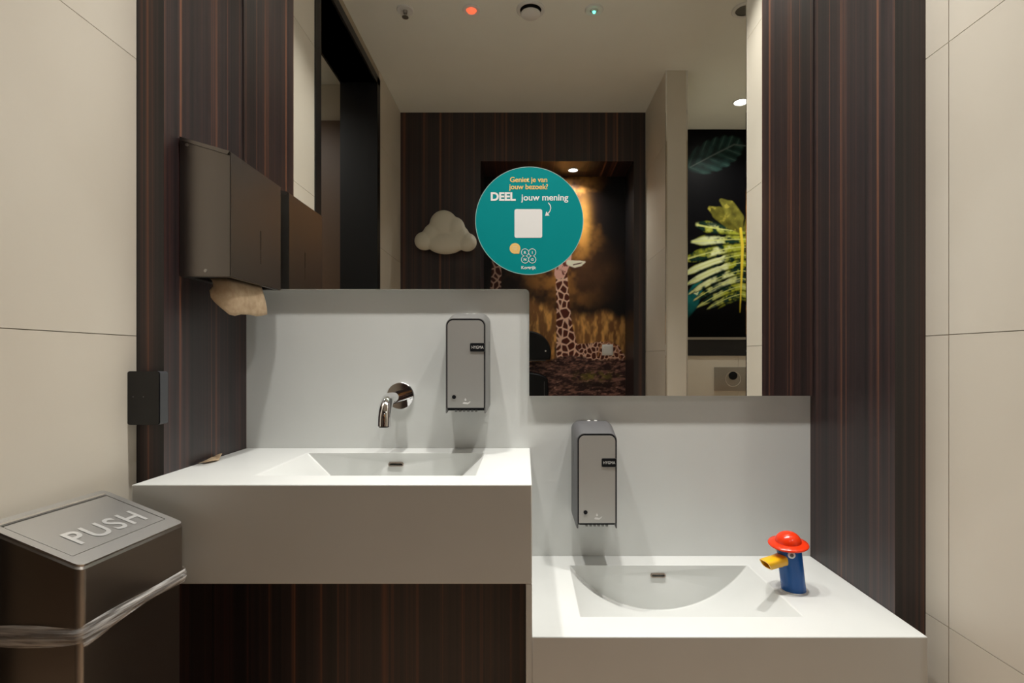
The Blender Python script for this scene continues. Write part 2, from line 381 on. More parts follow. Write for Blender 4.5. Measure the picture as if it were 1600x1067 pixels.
# ------------------------------------------------------------------ wall spout
t = thing('wall_spout', 'chrome wall mounted spout with round rosette over the higher basin', 'tap', (-0.349, YW, 1.027))
MY = Matrix.Rotation(R(90), 4, 'X')     # lathe axis z -> -y
bm = bmesh.new(); lathe(bm, [(0, 0), (0.0385, 0), (0.0385, 0.006), (0.0365, 0.0085), (0, 0.0085)], 64, MY); fin('rosette', bm, CHROME, t, True, 30)
pts = [(0, 0, 0), (0, -0.06, 0), (0, -0.125, 0)]
for i in range(1, 13):
    a = R(90*i/12); pts.append((0, -0.125 - 0.055*math.sin(a), -0.055*(1-math.cos(a))))
pts += [(0, -0.181, -0.064)]
bm = bmesh.new(); tube(bm, pts, 0.0158, 32); sp = fin('spout', bm, CHROME, t, True, 40)
bm = bmesh.new(); lathe(bm, [(0, 0), (0.0125, 0), (0.0125, 0.001), (0, 0.001)], 24, Matrix.Translation((0, -0.181, -0.0655))); fin('aerator', bm, BLACKP, sp)

# ------------------------------------------------------------------ soap dispensers
def soap_dispenser(label, x, z, shellmat):
    t = thing('soap_dispenser', label, 'soap dispenser', (x, YW, z), 0, 'sensor soap dispensers')
    def arch(hw, h, r, bot=0.0, seg=8):
        out = [(-hw, bot)]
        for cx_, a0 in ((-hw+r, 180), (hw-r, 90)):
            for i in range(seg+1):
                a = R(a0 - 90*i/seg); out.append((cx_ + r*math.cos(a), h - r + r*math.sin(a)))
        return out + [(hw, bot)]
    DP = 0.122
    def U(y, hw, h, r, th, b):
        o_ = arch(hw, h, r, b); i_ = arch(hw-th, h-th, max(r-th, 0.004), b)
        return [(px, y, pz) for px, pz in o_] + [(px, y, pz) for px, pz in reversed(i_)]
    bm = bmesh.new()
    loft(bm, [U(0, 0.056, 0.265, 0.022, 0.005, 0.012), U(-0.03, 0.056, 0.2645, 0.022, 0.005, 0.010), U(-DP+0.006, 0.0525, 0.247, 0.020, 0.004, 0.0), U(-DP, 0.0515, 0.2455, 0.019, 0.003, 0.0)])
    fin('shell', bm, shellmat, t, True, 35)
    # black gasket and steel front plate
    g_o = arch(0.0495, 0.2440, 0.0175, 0.014); g_i = arch(0.0470, 0.2405, 0.0150, 0.014)
    bm = bmesh.new(); loft(bm, [[(a, -DP+0.010, b) for a, b in g_o], [(a, -DP-0.0005, b) for a, b in g_o]])
    fin('gasket', bm, BLACKP, t)
    bm = bmesh.new(); loft(bm, [[(a, -DP+0.004, b) for a, b in g_i], [(a, -DP-0.0015, b) for a, b in g_i]])
    pl = fin('front_plate', bm, STEELV, t)
    q = lambda y: (lambda p: Vector((p[0], y, p[1])))
    bm = prism_bm(rrect(0.012, 0.0495, 0.160, 0.181, 0.003, 4), q(-DP-0.0010), q(-DP-0.0030)); br = fin('badge', bm, BLACKP, t)
    fin('badge_rim', ring_bm(rrect(0.012, 0.0495, 0.160, 0.181, 0.003, 4), rrect(0.0110, 0.0500, 0.159, 0.182, 0.0035, 4), q(-DP-0.0010), q(-DP-0.0022)), SILVERP, br)
    link('lettering', text_mesh('lettering', 'HYGMA', 0.0096, lambda a, b, c: Vector((0.0308+a*0.92, -DP-0.0033, 0.1668+b*1.15))), INKW, br)
    bm = bmesh.new(); lathe(bm, [(0, 0), (0.0052, 0), (0.0052, 0.0015), (0, 0.0020)], 24, Matrix.Translation((-0.030, -DP-0.0012, 0.042)) @ MY); fin('sensor', bm, BLACKP, t, True, 40)
    # hand-under-drop symbol
    bm = bmesh.new()
    hand = [(-0.009, 0), (0.004, -0.001), (0.011, 0.006), (0.010, 0.0075), (0.004, 0.0035), (-0.001, 0.0045), (-0.006, 0.0050), (-0.009, 0.0035)]
    bm.faces.new([bm.verts.new((0.002+a, -DP-0.0019, 0.024+b)) for a, b in hand])
    drop = [(0.0025*math.cos(R(a)), 0.0025*math.sin(R(a))) for a in range(-210, 31, 24)] + [(0, 0.0055)]
    bm.faces.new([bm.verts.new((-0.0005+a, -DP-0.0019, 0.0345+b)) for a, b in drop])
    fin('symbol', bm, INKW, pl)
    bm = bmesh.new(); box(bm, -0.047, 0.047, -DP+0.012, -0.004, 0.006, 0.030); box(bm, -0.044, 0.044, -DP+0.004, -0.02, 0.008, 0.014)
    hs = fin('nozzle_housing', bm, BLACKP, t)
    for i in range(6): boxo('drip_tooth', SILVERP, -0.026+0.0105*i-0.003, -0.026+0.0105*i+0.003, -DP+0.006, -DP+0.020, 0.003, 0.0075, hs)
    for sx in (-0.012, 0.007): boxo('reflection_glint', WPLAST, sx, sx+0.008, -0.012, -0.003, 0.263, 0.267, t, 0.0008, 1)  # white chips standing in for two reflections on the shell top
    for sx in (-1, 1): boxo('side_slot', SILVERP, sx*0.0548-0.0012, sx*0.0548+0.0012, -0.048, -0.042, 0.150, 0.188, t)
    return t
soap_dispenser('grey steel soap dispenser beside the wall spout', -0.153, 0.990, SILVERP)  # paler shell: the light on its visible side is put into the colour
soap_dispenser('grey steel soap dispenser above the lower basin', 0.187, 0.692, GREYP)

# ------------------------------------------------------------------ duck tap
t = thing('duck_tap', 'blue duck shaped child tap with red hat and yellow beak', 'tap', (0.645, 1.305, LZ))
BLUE = mat('blue_enamel', (0.004, 0.085, 0.33), 0.24, spec=0.35); REDE = mat('red_enamel', (0.80, 0.040, 0.006), 0.2, spec=0.5); YEL = mat('yellow_enamel', (0.86, 0.47, 0.01), 0.22, coat=0.3)
top = Vector((-0.015, -0.004, 0.112))
bm = bmesh.new()
loft(bm, [[Vector((0.0275*math.cos(a), 0.0275*math.sin(a), 0)) + top*s for a in [2*PI*k/40 for k in range(40)]] for s in (0, 0.02, 0.5, 0.97, 1.0)])
fin('body', bm, BLUE, t, True, 40)
Mh = Matrix.Translation(top + Vector((0, 0, -0.004))) @ Matrix.Rotation(R(-3), 4, 'Y') @ Matrix.Rotation(R(6), 4, 'X')
prof = [(0, 0), (0.036, -0.001), (0.0435, 0.001), (0.0452, 0.0035), (0.0440, 0.006), (0.037, 0.0075), (0.0305, 0.010)]
prof += [(0.0290*math.cos(R(a)), 0.010 + 0.0235*math.sin(R(a))) for a in range(0, 90, 9)] + [(0, 0.0335)]
bm = bmesh.new(); lathe(bm, prof, 56, Mh); fin('hat', bm, REDE, t, True, 60)
# beak: a flat duct with rounded back, mouth cut on the slant
d = Vector((-0.96, -0.28, 0)).normalized(); sd = Vector((-d.y, d.x, 0)); base = Vector((-0.010, -0.004, 0.0775))
rings = []
for s, wd, ht, dz in ((0.012, 0.0165, 0.0130, 0.0), (0.028, 0.0165, 0.0130, -0.001), (0.045, 0.0165, 0.0120, -0.004), (0.071, 0.0165, 0.0105, -0.008)):
    ring = []
    for k in range(28):
        a = 2*PI*k/28; e = 0.55
        cx_ = math.copysign(abs(math.cos(a))**e, math.cos(a)); cz_ = math.copysign(abs(math.sin(a))**e, math.sin(a))
        sl = 0.007*cz_ if s > 0.06 else 0
        ring.append(base + d*(s+sl) + sd*wd*cx_ + Vector((0, 0, dz + ht*cz_)))
    rings.append(ring)
last = rings[-1]; cen = sum(last, Vector())/len(last)
inner = [cen + (p-cen)*0.80 for p in last]; deep = [p - d*0.035 for p in inner]
bm = bmesh.new(); loft(bm, rings + [inner, deep]); fin('beak', bm, YEL, t, True, 50)
for s in (1, -1):
    dirv = (d*0.52 + sd*s*0.86).normalized()
    pos = top*0.835 + dirv*0.0262
    Me = Matrix.Translation(pos) @ dirv.to_track_quat('Z', 'Y').to_matrix().to_4x4()
    bm = bmesh.new(); lathe(bm, [(0.0082, -0.003), (0.0082, 0.002), (0.0070, 0.0030), (0, 0.0032)], 28, Me); ey = fin('eye', bm, WPLAST, t, True, 40)
    bm = bmesh.new(); lathe(bm, [(0.0042, 0.003), (0.0042, 0.0038), (0, 0.0040)], 20, Me); fin('pupil', bm, mat('pupil_grey', (0.12, 0.12, 0.12), 0.3), ey)
bm = bmesh.new(); lathe(bm, [(0, 0), (0.031, 0), (0.031, 0.001), (0.0275, 0.0015), (0, 0.0015)], 40); fin('base_ring', bm, WPLAST, t, True, 40)

# ------------------------------------------------------------------ paper towel dispenser
TX, TY0, TY1, TZ = -0.666, 1.232, 1.486, 1.317
t = thing('towel_dispenser', 'brushed steel folded towel dispenser on the wood niche panel', 'towel dispenser', (XL, (TY0+TY1)/2, TZ))
hy = (TY1-TY0)/2; dx = TX - XL
bm = bmesh.new()
sec = lambda y: [(0, y, 0.0), (dx, y, 0.0), (dx, y, 0.283), (0, y, 0.317)]
loft(bm, [sec(-hy), sec(hy)])
bmesh.ops.bevel(bm, geom=[e for e in bm.edges], offset=0.0018, segments=2, affect='EDGES')
STEELD = brushed('brushed_steel_dark', (0.22, 0.20, 0.185), 0.33, (400, 400, 3))
hb = fin('housing', bm, STEELD, t, True, 35)
# folded lip along the near and far top edges
for s in (-1, 1):
    bm = bmesh.new(); y0 = s*hy; y1 = s*(hy+0.004)
    pts2 = [(0.004, 0.3155), (dx-0.001, 0.2830), (dx-0.006, 0.2755), (0.004, 0.3075)]
    loft(bm, [[(a, y0, b) for a, b in pts2], [(a, y1, b) for a, b in pts2]]); fin('top_lip', bm, STEELD, t)
carve(hb, [cut_box(dx-0.05, dx+0.01, 0.012, 0.0155, 0.088, 0.136)] + [cut_box(dx-0.05, dx+0.01, 0.012, 0.0155, 0.054+0.0046*i, 0.0565+0.0046*i) for i in range(7)] + [cut_box(0.022, dx-0.012, -hy+0.02, hy-0.02, -0.01, 0.045)])
for (a, b) in ((0.060, 0.013), (0.018, 0.298)):
    bm = bmesh.new(); lathe(bm, [(0, 0), (0.004, 0), (0.0035, 0.0015), (0, 0.0018)], 16, Matrix.Translation((a, -hy, b)) @ MY); fin('rivet', bm, STEEL, t, True, 40)
# brown towel hanging from it
KRAFT = noise_col(mat('kraft_paper', (0.50, 0.36, 0.22), 0.85), (0.44, 0.31, 0.19), (0.56, 0.42, 0.27), 60, 3, 0.2)
bm = bmesh.new(); grid = []; NV = 10
cols = [(0.050, -0.090, -0.030), (0.053, -0.094, -0.044), (0.062, -0.096, -0.058), (0.076, -0.094, -0.073), (0.090, -0.089, -0.084), (0.093, -0.066, -0.085), (0.096, -0.040, -0.084), (0.099, -0.010, -0.082), (0.103, 0.020, -0.079), (0.106, 0.045, -0.077), (0.108, 0.061, -0.076)]
for i, (x_, y_, zb) in enumerate(cols):
    row = []
    for j in range(NV+1):
        v = j/NV
        row.append(bm.verts.new((x_ - 0.010*(1-v) + 0.007*math.sin(PI*v) + 0.0016*math.sin(5*v + 2.1*i), y_*(0.86+0.14*v) + 0.003*math.sin(4*v+i), 0.003 + zb*v - 0.003*v*math.sin(1.7*i))))
    grid.append(row)
for i in range(len(cols)-1):
    for j in range(NV): bm.faces.new((grid[i][j], grid[i+1][j], grid[i+1][j+1], grid[i][j+1]))
o = fin('paper_towel', bm, KRAFT, None, True); o.location = t.location
md = o.modifiers.new('thick', 'SOLIDIFY'); md.thickness = 0.0012
tag(o, 'crumpled brown paper towel hanging out of the steel dispenser', 'paper towel')
# scrap on the counter
bm = bmesh.new(); g = []
for i in range(7):
    row = []
    for j in range(5):
        u, v = i/6, j/4
        row.append(bm.verts.new((0.020*v + 0.008*math.sin(4*u), -0.040 + 0.08*u, 0.003 + 0.010*abs(math.sin(3.3*u+1.5*v))*(0.3+0.7*u))))
    g.append(row)
for i in range(6):
    for j in range(4): bm.faces.new((g[i][j], g[i+1][j], g[i+1][j+1], g[i][j+1]))
o = fin('paper_scrap', bm, KRAFT, None, True); o.location = (XL+0.004, 1.335, UZ-0.001)
md = o.modifiers.new('thick', 'SOLIDIFY'); md.thickness = 0.001
tag(o, 'torn scrap of brown paper lying on the higher basin against the wood', 'paper scrap')

# ------------------------------------------------------------------ wall reader
t = thing('wall_reader', 'small black electronic reader on the edge of the wood niche panel', 'reader', (-0.808, YN, 0.990))
q = lambda y: (lambda p: Vector((p[0], y, p[1])))
bm = prism_bm(rrect(-0.034, 0.034, 0, 0.114, 0.006, 5), q(0), q(-0.025))
fin('housing', bm, mat('reader_shell', (0.05, 0.052, 0.058), 0.35), t, True, 30)
bm = prism_bm(rrect(-0.0345, 0.0325, 0.0005, 0.1145, 0.006, 5), q(-0.0248), q(-0.0275)); fin('front_glass', bm, mat('black_gloss', (0.004, 0.004, 0.005), 0.18), t)
for a in (-0.022, 0.0): 
    bm = bmesh.new(); lathe(bm, [(0, 0), (0.0016, 0), (0, 0.0006)], 12, Matrix.Translation((a, -0.0274, 0.060)) @ MY); fin('indicator', bm, mat('indicator_grey', (0.10, 0.10, 0.10), 0.5), t)

# ------------------------------------------------------------------ waste bin
TH, SL, BW, BD, BZ = R(-4), math.tan(R(20)), 0.228, 0.167, 0.875
t = thing('waste_bin', 'slim brushed steel waste bin with sloping push flap lid', 'waste bin', (-0.818, 1.055, 0), TH)
zt = lambda x: BZ - SL*x
ol = rrect(0, BD, -BW, 0, 0.012, 6)
bm = bmesh.new()
ins = rrect(0.0025, BD-0.0025, -BW+0.0025, -0.0025, 0.0100, 6)
loft(bm, [[(x, y, 0.722) for x, y in ol], [(x, y, zt(x)-0.003) for x, y in ol], [(x, y, zt(x)) for x, y in ins]])
STEELB = brushed('bin_steel', (0.36, 0.335, 0.31), 0.30, (3, 3, 400))
STEELL = brushed('bin_lid_steel', (0.55, 0.54, 0.52), 0.42, (3, 400, 3))
hood = fin('hood', bm, STEELB, t, True, 30)
i2 = rrect(0.004, BD-0.004, -BW+0.004, -0.004, 0.009, 6)
fin('body', prism_bm(i2, lambda p: Vector((p[0], p[1], 0)), lambda p: Vector((p[0], p[1], 0.724))), STEELB, t, True, 30)
up_ = lambda e: (lambda p: Vector((p[0] + e*math.sin(R(18)), p[1], zt(p[0]) + e*math.cos(R(18)))))
fl_o = rrect(0.020, BD-0.028, -BW+0.016, -0.016, 0.002, 6); fl_i = rrect(0.0225, BD-0.0295, -BW+0.0175, -0.0175, 0.002, 2)
fin('lid_plate', ring_bm(fl_o, ins, up_(-0.0005), up_(0.0034)), STEELL, t)
flap = fin('push_flap', prism_bm(fl_i, up_(-0.0005), up_(0.0030)), STEELL, t)
fin('flap_highlight', prism_bm(rrect(0.0150, 0.0195, -BW+0.016, -0.016, 0.001, 2), up_(0.0020), up_(0.0052)), mat('highlight_steel', (0.85, 0.84, 0.82), 0.25, 1.0), t)  # bright strip standing in for the highlight along the flap gap
PUSHM = mat('polished_letters', (0.88, 0.88, 0.86), 0.3, 0.6)
cp, sp_ = math.cos(R(18)), math.sin(R(18))
link('lettering', text_mesh('lettering', 'PUSH', 0.056, lambda a, b, c: Vector((0.122 - b*cp, -0.108 + a, zt(0.122 - b*cp) + 0.0042)), bold=0.0009, space=1.15), PUSHM, flap)
# clear liner film caught under the hood
FILM = bpy.data.materials.new('clear_film'); FILM.use_nodes = True
n, l, b = nodes(FILM); nt = FILM.node_tree
b.inputs['Base Color'].default_value = (0.86, 0.85, 0.83, 1); b.inputs['Roughness'].default_value = 0.22; b.inputs['Specular IOR Level'].default_value = 0.9
tc = n.new('ShaderNodeTexCoord'); mp = n.new('ShaderNodeMapping'); mp.inputs['Scale'].default_value = (9, 9, 170); mp.inputs['Rotation'].default_value = (R(5), R(4), 0)
no = n.new('ShaderNodeTexNoise'); no.inputs['Scale'].default_value = 1.0; no.inputs['Detail'].default_value = 5
l.new(tc.outputs['Object'], mp.inputs[0]); l.new(mp.outputs[0], no.inputs['Vector'])
r_ = ramp(nt, [(0.36, (0.08,)*3), (0.64, (0.88,)*3)]); l.new(no.outputs['Fac'], r_.inputs[0])
bp = n.new('ShaderNodeBump'); bp.inputs['Strength'].default_value = 0.8; bp.inputs['Distance'].default_value = 0.004; l.new(no.outputs['Fac'], bp.inputs['Height']); l.new(bp.outputs[0], b.inputs['Normal'])
l.new(r_.outputs[0], b.inputs['Alpha'])
bm = bmesh.new(); per = rrect(-0.002, BD+0.002, -BW-0.002, 0.002, 0.013, 8); N = len(per); pts3 = []
for i in range(N):
    a = Vector((*per[i], 0)); bq = Vector((*per[(i+1) % N], 0)); k = max(1, int((bq-a).length/0.006))
    for j in range(k): pts3.append(a.lerp(bq, j/k))
rows = []
for i, p in enumerate(pts3):
    c_ = Vector((BD/2, -BW/2, 0)); out = (p-c_).normalized()
    s = i/len(pts3)
    side = 1.0 if p.y < -BW+0.004 else 0.0
    topz = 0.730 + 0.0012*math.sin(5*s*6.28) - 0.002*side
    hgt = 0.021 + 0.003*math.sin(4*s*6.28+1) + 0.016*side*math.sin(PI*max(0, min(1, p.x/BD))) + 0.012*(1-side)*max(0, min(1, -p.y/BW))**2
    row = []
    for j in range(9):
        v = j/8
        bul = 0.0015 + 0.0035*math.sin(PI*v) + 0.0012*math.sin(19*v + 6*s*6.28) + 0.0004*random.random()
        row.append(bm.verts.new(p + out*bul + Vector((0, 0, topz - hgt*v))))
    rows.append(row)
for i in range(len(rows)):
    a, bq = rows[i], rows[(i+1) % len(rows)]
    for j in range(8): bm.faces.new((a[j], bq[j], bq[j+1], a[j+1]))
o = fin('bin_liner', bm, FILM, None, True); o.location = t.location; o.rotation_euler = t.rotation_euler
tag(o, 'clear plastic liner edge folded around the steel waste bin', 'bin liner')

# ------------------------------------------------------------------ round sticker on the mirror
t = thing('round_sticker', 'round teal feedback sticker with white and orange lettering on the mirror', 'sticker', (0.0125, YM-0.0002, 1.514))
TEAL = mat('teal_vinyl', (0.0, 0.255, 0.265), 0.5, spec=0.12)
e = 0.0008
bm = bmesh.new(); lathe(bm, [(0, 0), (0.1500, 0), (0.1500, e), (0, e)], 96, MY); dsc = fin('disc', bm, TEAL, t)
bm = bmesh.new(); lathe(bm, [(0.1485, e), (0.1485, e+0.0002), (0.1502, e+0.0002), (0.1502, 0)], 96, MY); fin('disc_edge', bm, mat('sticker_edge', (0.30, 0.50, 0.46), 0.5), dsc)
fy = -e - 0.0003
P = lambda px, py: ((px-827)*0.001788, (346-py)*0.001788)      # sticker layout in millimetre steps from its centre
def txt(s, px, py, size, m, bold, space=1.0):
    cx_, cz_ = P(px, py)
    return link('lettering', text_mesh('lettering', s, size, lambda a, b_, c_: Vector((cx_+a, fy, cz_+b_)), bold=bold, space=space), m, dsc)
txt('Geniet je van', 826, 286.0, 0.0200, INKO, 0.0004, 0.98); txt('jouw bezoek?', 826, 297.0, 0.0200, INKO, 0.0004, 0.98)
txt('DEEL', 786, 314.5, 0.0315, INKW, 0.0012, 0.98); txt('jouw mening', 851, 314.5, 0.0252, INKW, 0.0005, 1.0)
bm = prism_bm([(P(0, 0)[0]*0 + a, b_) for a, b_ in rrect(P(804, 0)[0], P(847, 0)[0], P(0, 372.5)[1], P(0, 328)[1], 0.005, 5)], q(-e), q(fy)); fin('blank_square', bm, INKW, dsc)
# arrow
bm = bmesh.new(); ap = [P(857.5 + 4.0*math.sin(R(a)), 329 - 11*math.cos(R(a))*1.0) for a in range(5, 146, 10)]
ap = [P(856.5, 318), P(859.5, 322), P(860.3, 326.5), P(859, 331), P(856.5, 334.5)]
for (a, b_), (c_, d_) in zip(ap, ap[1:]):
    u = Vector((c_-a, 0, d_-b_)).normalized(); s_ = Vector((-u.z, 0, u.x))*0.0012
    A_, C_ = Vector((a, fy, b_)), Vector((c_, fy, d_))
    bm.faces.new([bm.verts.new(v) for v in (A_-s_, C_-s_+u*0.0006, C_+s_+u*0.0006, A_+s_)])
bm.faces.new([bm.verts.new((x, fy, z)) for x, z in (P(851.5, 338.5), P(858.3, 338.0), P(853.5, 331.5))])
fin('arrow', bm, INKW, dsc)
# speech bubble and ring logo
cx_, cz_ = P(804.8, 389)
bm = bmesh.new()
bm.faces.new([bm.verts.new((cx_+0.0149*math.cos(R(a)), fy, cz_+0.0149*math.sin(R(a)))) for a in range(-28, 290, 6)] + [bm.verts.new((cx_+0.0115, fy, cz_-0.0150))])
bu = fin('speech_bubble', bm, INKO, dsc)
bm = bmesh.new()
for k, (w0, w1) in enumerate(((-0.0065, 0.0060), (-0.0070, 0.0070), (-0.004, 0.0050))):
    z0 = cz_ + 0.0038 - 0.0042*k; bm.faces.new([bm.verts.new((cx_+a, fy-0.0002, z0+b_)) for a, b_ in ((w0, 0), (w1, 0), (w1, 0.0016), (w0, 0.0016))])
fin('bubble_lines', bm, mat('pale_orange', (0.90, 0.72, 0.42), 0.5), bu)
for ch, px, py in (('R', 820.3, 395.2), ('I', 831.6, 395.2), ('N', 820.3, 406.2), ('G', 831.6, 406.2)):
    cx_, cz_ = P(px, py)
    bm = bmesh.new(); K = 32
    a_ = [bm.verts.new((cx_+0.0092*math.cos(2*PI*i/K), fy, cz_+0.0092*math.sin(2*PI*i/K))) for i in range(K)]
    b2 = [bm.verts.new((cx_+0.0107*math.cos(2*PI*i/K), fy, cz_+0.0107*math.sin(2*PI*i/K))) for i in range(K)]
    for i in range(K): bm.faces.new((a_[i], a_[(i+1) % K], b2[(i+1) % K], b2[i]))
    fin('logo_ring', bm, INKW, dsc)
    txt(ch, px, py+2.1, 0.0105, INKW, 0.0003)
txt('Kortrijk', 825.7, 421.0, 0.0125, INKW, 0.0002)

# ------------------------------------------------------------------ ceiling fixtures
def downlight(label, x, y, z, watts, spread, group, lamp, r=0.042, col=WARM, lens=14.0):
    t = thing('ceiling_downlight', label, 'downlight', (x, y, z), 0, group)
    bm = bmesh.new(); lathe(bm, [(r, 0.0), (r*1.32, 0.0), (r*1.32, -0.003), (r*1.10, -0.006), (r, -0.004)], 40); fin('trim_ring', bm, WPLAST, t, True, 40)
    bm = bmesh.new(); lathe(bm, [(0, -0.0015), (r, -0.0015), (r, -0.0005), (0, -0.0005)], 40); fin('lens', bm, mat('lamp_lens', (0.9, 0.9, 0.9), 0.5, emit=col, es=lens), t)
    ld = bpy.data.lights.new(lamp, 'AREA'); ld.shape = 'DISK'; ld.size = r*1.8; ld.energy = watts; ld.color = col; ld.spread = R(spread)
    lo_ = bpy.data.objects.new(lamp, ld); C.objects.link(lo_); lo_.parent = t; lo_.location = (0, 0, -0.008)
    return t
for i, (_, x, y, z, wt, sprd) in enumerate(SPOTS):
    downlight(['round ceiling downlight over the wall spout side of the higher basin', 'round ceiling downlight over the step between the two basins', 'round ceiling downlight over the duck tap'][i], x, y, z, wt, sprd, 'downlights over the washbasins', ['downlight_over_higher_basin_offscreen', 'downlight_over_step_offscreen', 'downlight_over_duck_tap_offscreen'][i])
downlight('round white ceiling downlight in front of the leaf print', 1.405, -0.511, CEIL, 3.2, 130, None, 'stall_downlight_lamp')
downlight('small recessed downlight over the giraffe mural', 0.342, -0.830, OT, 1.6, 140, None, 'mural_downlight_lamp', 0.030)
downlight('round ceiling downlight in the corridor beyond the doorway', -1.6, 0.55, CEIL, 2.5, 150, None, 'corridor_downlight_offscreen')
def ceil_ring(t, r, ri, m):
    bm = bmesh.new(); lathe(bm, [(ri, 0), (r, 0), (r, -0.004), (r*0.93, -0.008), (ri, -0.006)], 40); return fin('trim_ring', bm, m, t, True, 40)
YC = 0.423
t = thing('sprinkler', 'small steel fire sprinkler head hanging from the ceiling', 'sprinkler', (-0.571, YC, CEIL)); ceil_ring(t, 0.040, 0.010, WPLAST)
bm = bmesh.new(); lathe(bm, [(0, 0), (0.011, 0), (0.009, -0.020), (0.004, -0.022), (0.003, -0.034), (0.016, -0.036), (0.016, -0.038), (0, -0.039)], 20); fin('nozzle', bm, STEEL, t, True, 40)
t = thing('smoke_detector', 'round ceiling detector glowing red', 'detector', (-0.255, YC, CEIL)); ceil_ring(t, 0.042, 0.026, WPLAST)
bm = bmesh.new(); lathe(bm, [(0.026, -0.004), (0.020, -0.012), (0.010, -0.018), (0, -0.020)], 32); fin('glowing_dome', bm, mat('red_glow', (0.7, 0.12, 0.06), 0.4, emit=(1.0, 0.16, 0.07), es=0.55), t, True)
t = thing('air_valve', 'round white ceiling air valve with a dark gap', 'air valve', (0.028, YC, CEIL)); ceil_ring(t, 0.068, 0.0515, WPLAST)
bm = bmesh.new(); lathe(bm, [(0.052, 0.0), (0.052, 0.085), (0, 0.085)], 40); fin('throat', bm, mat('duct_metal', (0.16, 0.155, 0.145), 0.6, 0.5), t, True, 40)
bm = bmesh.new(); lathe(bm, [(0, -0.016), (0.040, -0.016), (0.047, -0.020), (0.045, -0.027), (0.030, -0.032), (0, -0.034)], 40); vd = fin('valve_disc', bm, WPLAST, t, True, 50)
bm = bmesh.new(); lathe(bm, [(0.004, -0.002), (0.004, -0.018)], 10); fin('valve_stem', bm, STEEL, vd)
t = thing('emergency_lamp', 'small round ceiling lamp with a green glow', 'lamp', (0.331, YC, CEIL)); ceil_ring(t, 0.044, 0.020, WPLAST)
bm = bmesh.new(); lathe(bm, [(0.020, -0.004), (0.014, -0.010), (0, -0.012)], 32); dm = fin('lens_dome', bm, mat('lens_grey', (0.55, 0.62, 0.58), 0.3), t, True)
bm = bmesh.new(); lathe(bm, [(0.008, -0.011), (0.006, -0.017), (0, -0.019)], 20); fin('green_led', bm, mat('green_glow', (0.05, 0.6, 0.4), 0.4, emit=(0.1, 1.0, 0.62), es=2.2), dm, True)
t = thing('ceiling_speaker', 'round white ceiling speaker near the toilet opening', 'speaker', (1.050, YC, CEIL)); ceil_ring(t, 0.060, 0.042, WPLAST)
bm = bmesh.new(); lathe(bm, [(0, -0.003), (0.042, -0.003), (0.042, -0.001), (0, -0.001)], 40); fin('grille', bm, mat('grille_grey', (0.12, 0.115, 0.10), 0.6), t)

# ------------------------------------------------------------------ printed panels: painted point by point onto a fine grid
def srgb(c): c = np.asarray(c, float)/255.0; return np.where(c <= 0.04045, c/12.92, ((c+0.055)/1.055)**2.4)
rng = np.random.default_rng(5)
def vnoise(x, y, seed, octs=4):
    out = np.zeros_like(x); amp = 0.5
    for o_ in range(octs):
        g_ = np.random.default_rng(seed+o_).random((64, 64)); fx, fy_ = x*2**o_, y*2**o_
        ix, iy = np.floor(fx).astype(int), np.floor(fy_).astype(int); tx, ty = fx-ix, fy_-iy
        tx, ty = tx*tx*(3-2*tx), ty*ty*(3-2*ty)
        gg = lambda a, b_: g_[a % 64, b_ % 64]
        out += amp*((gg(ix, iy)*(1-tx)+gg(ix+1, iy)*tx)*(1-ty) + (gg(ix, iy+1)*(1-tx)+gg(ix+1, iy+1)*tx)*ty); amp *= 0.5
    return out
def ss(a, b_, x): t_ = np.clip((x-a)/(b_-a), 0, 1); return t_*t_*(3-2*t_)
def over(img, col, a):
    a = np.clip(a, 0, 1)[..., None]; return img*(1-a) + np.asarray(col)*a if np.ndim(col) == 1 else img*(1-a) + col*a
def capsule(X, Y, pts, feather):
    """pts: (x, y, radius) chain; returns coverage and position along it"""
    best = np.full(X.shape, 1e9); pos = np.zeros(X.shape); n_ = len(pts)-1
    for i in range(n_):
        (ax, ay, ar), (bx, by, br_) = pts[i], pts[i+1]
        dx_, dy_ = bx-ax, by-ay; t_ = np.clip(((X-ax)*dx_+(Y-ay)*dy_)/(dx_*dx_+dy_*dy_+1e-9), 0, 1)
        d_ = np.hypot(X-ax-t_*dx_, Y-ay-t_*dy_) - (ar+(br_-ar)*t_)
        m_ = d_ < best; best = np.where(m_, d_, best); pos = np.where(m_, (i+t_)/n_, pos)
    return np.clip(0.5 - best/feather, 0, 1), pos
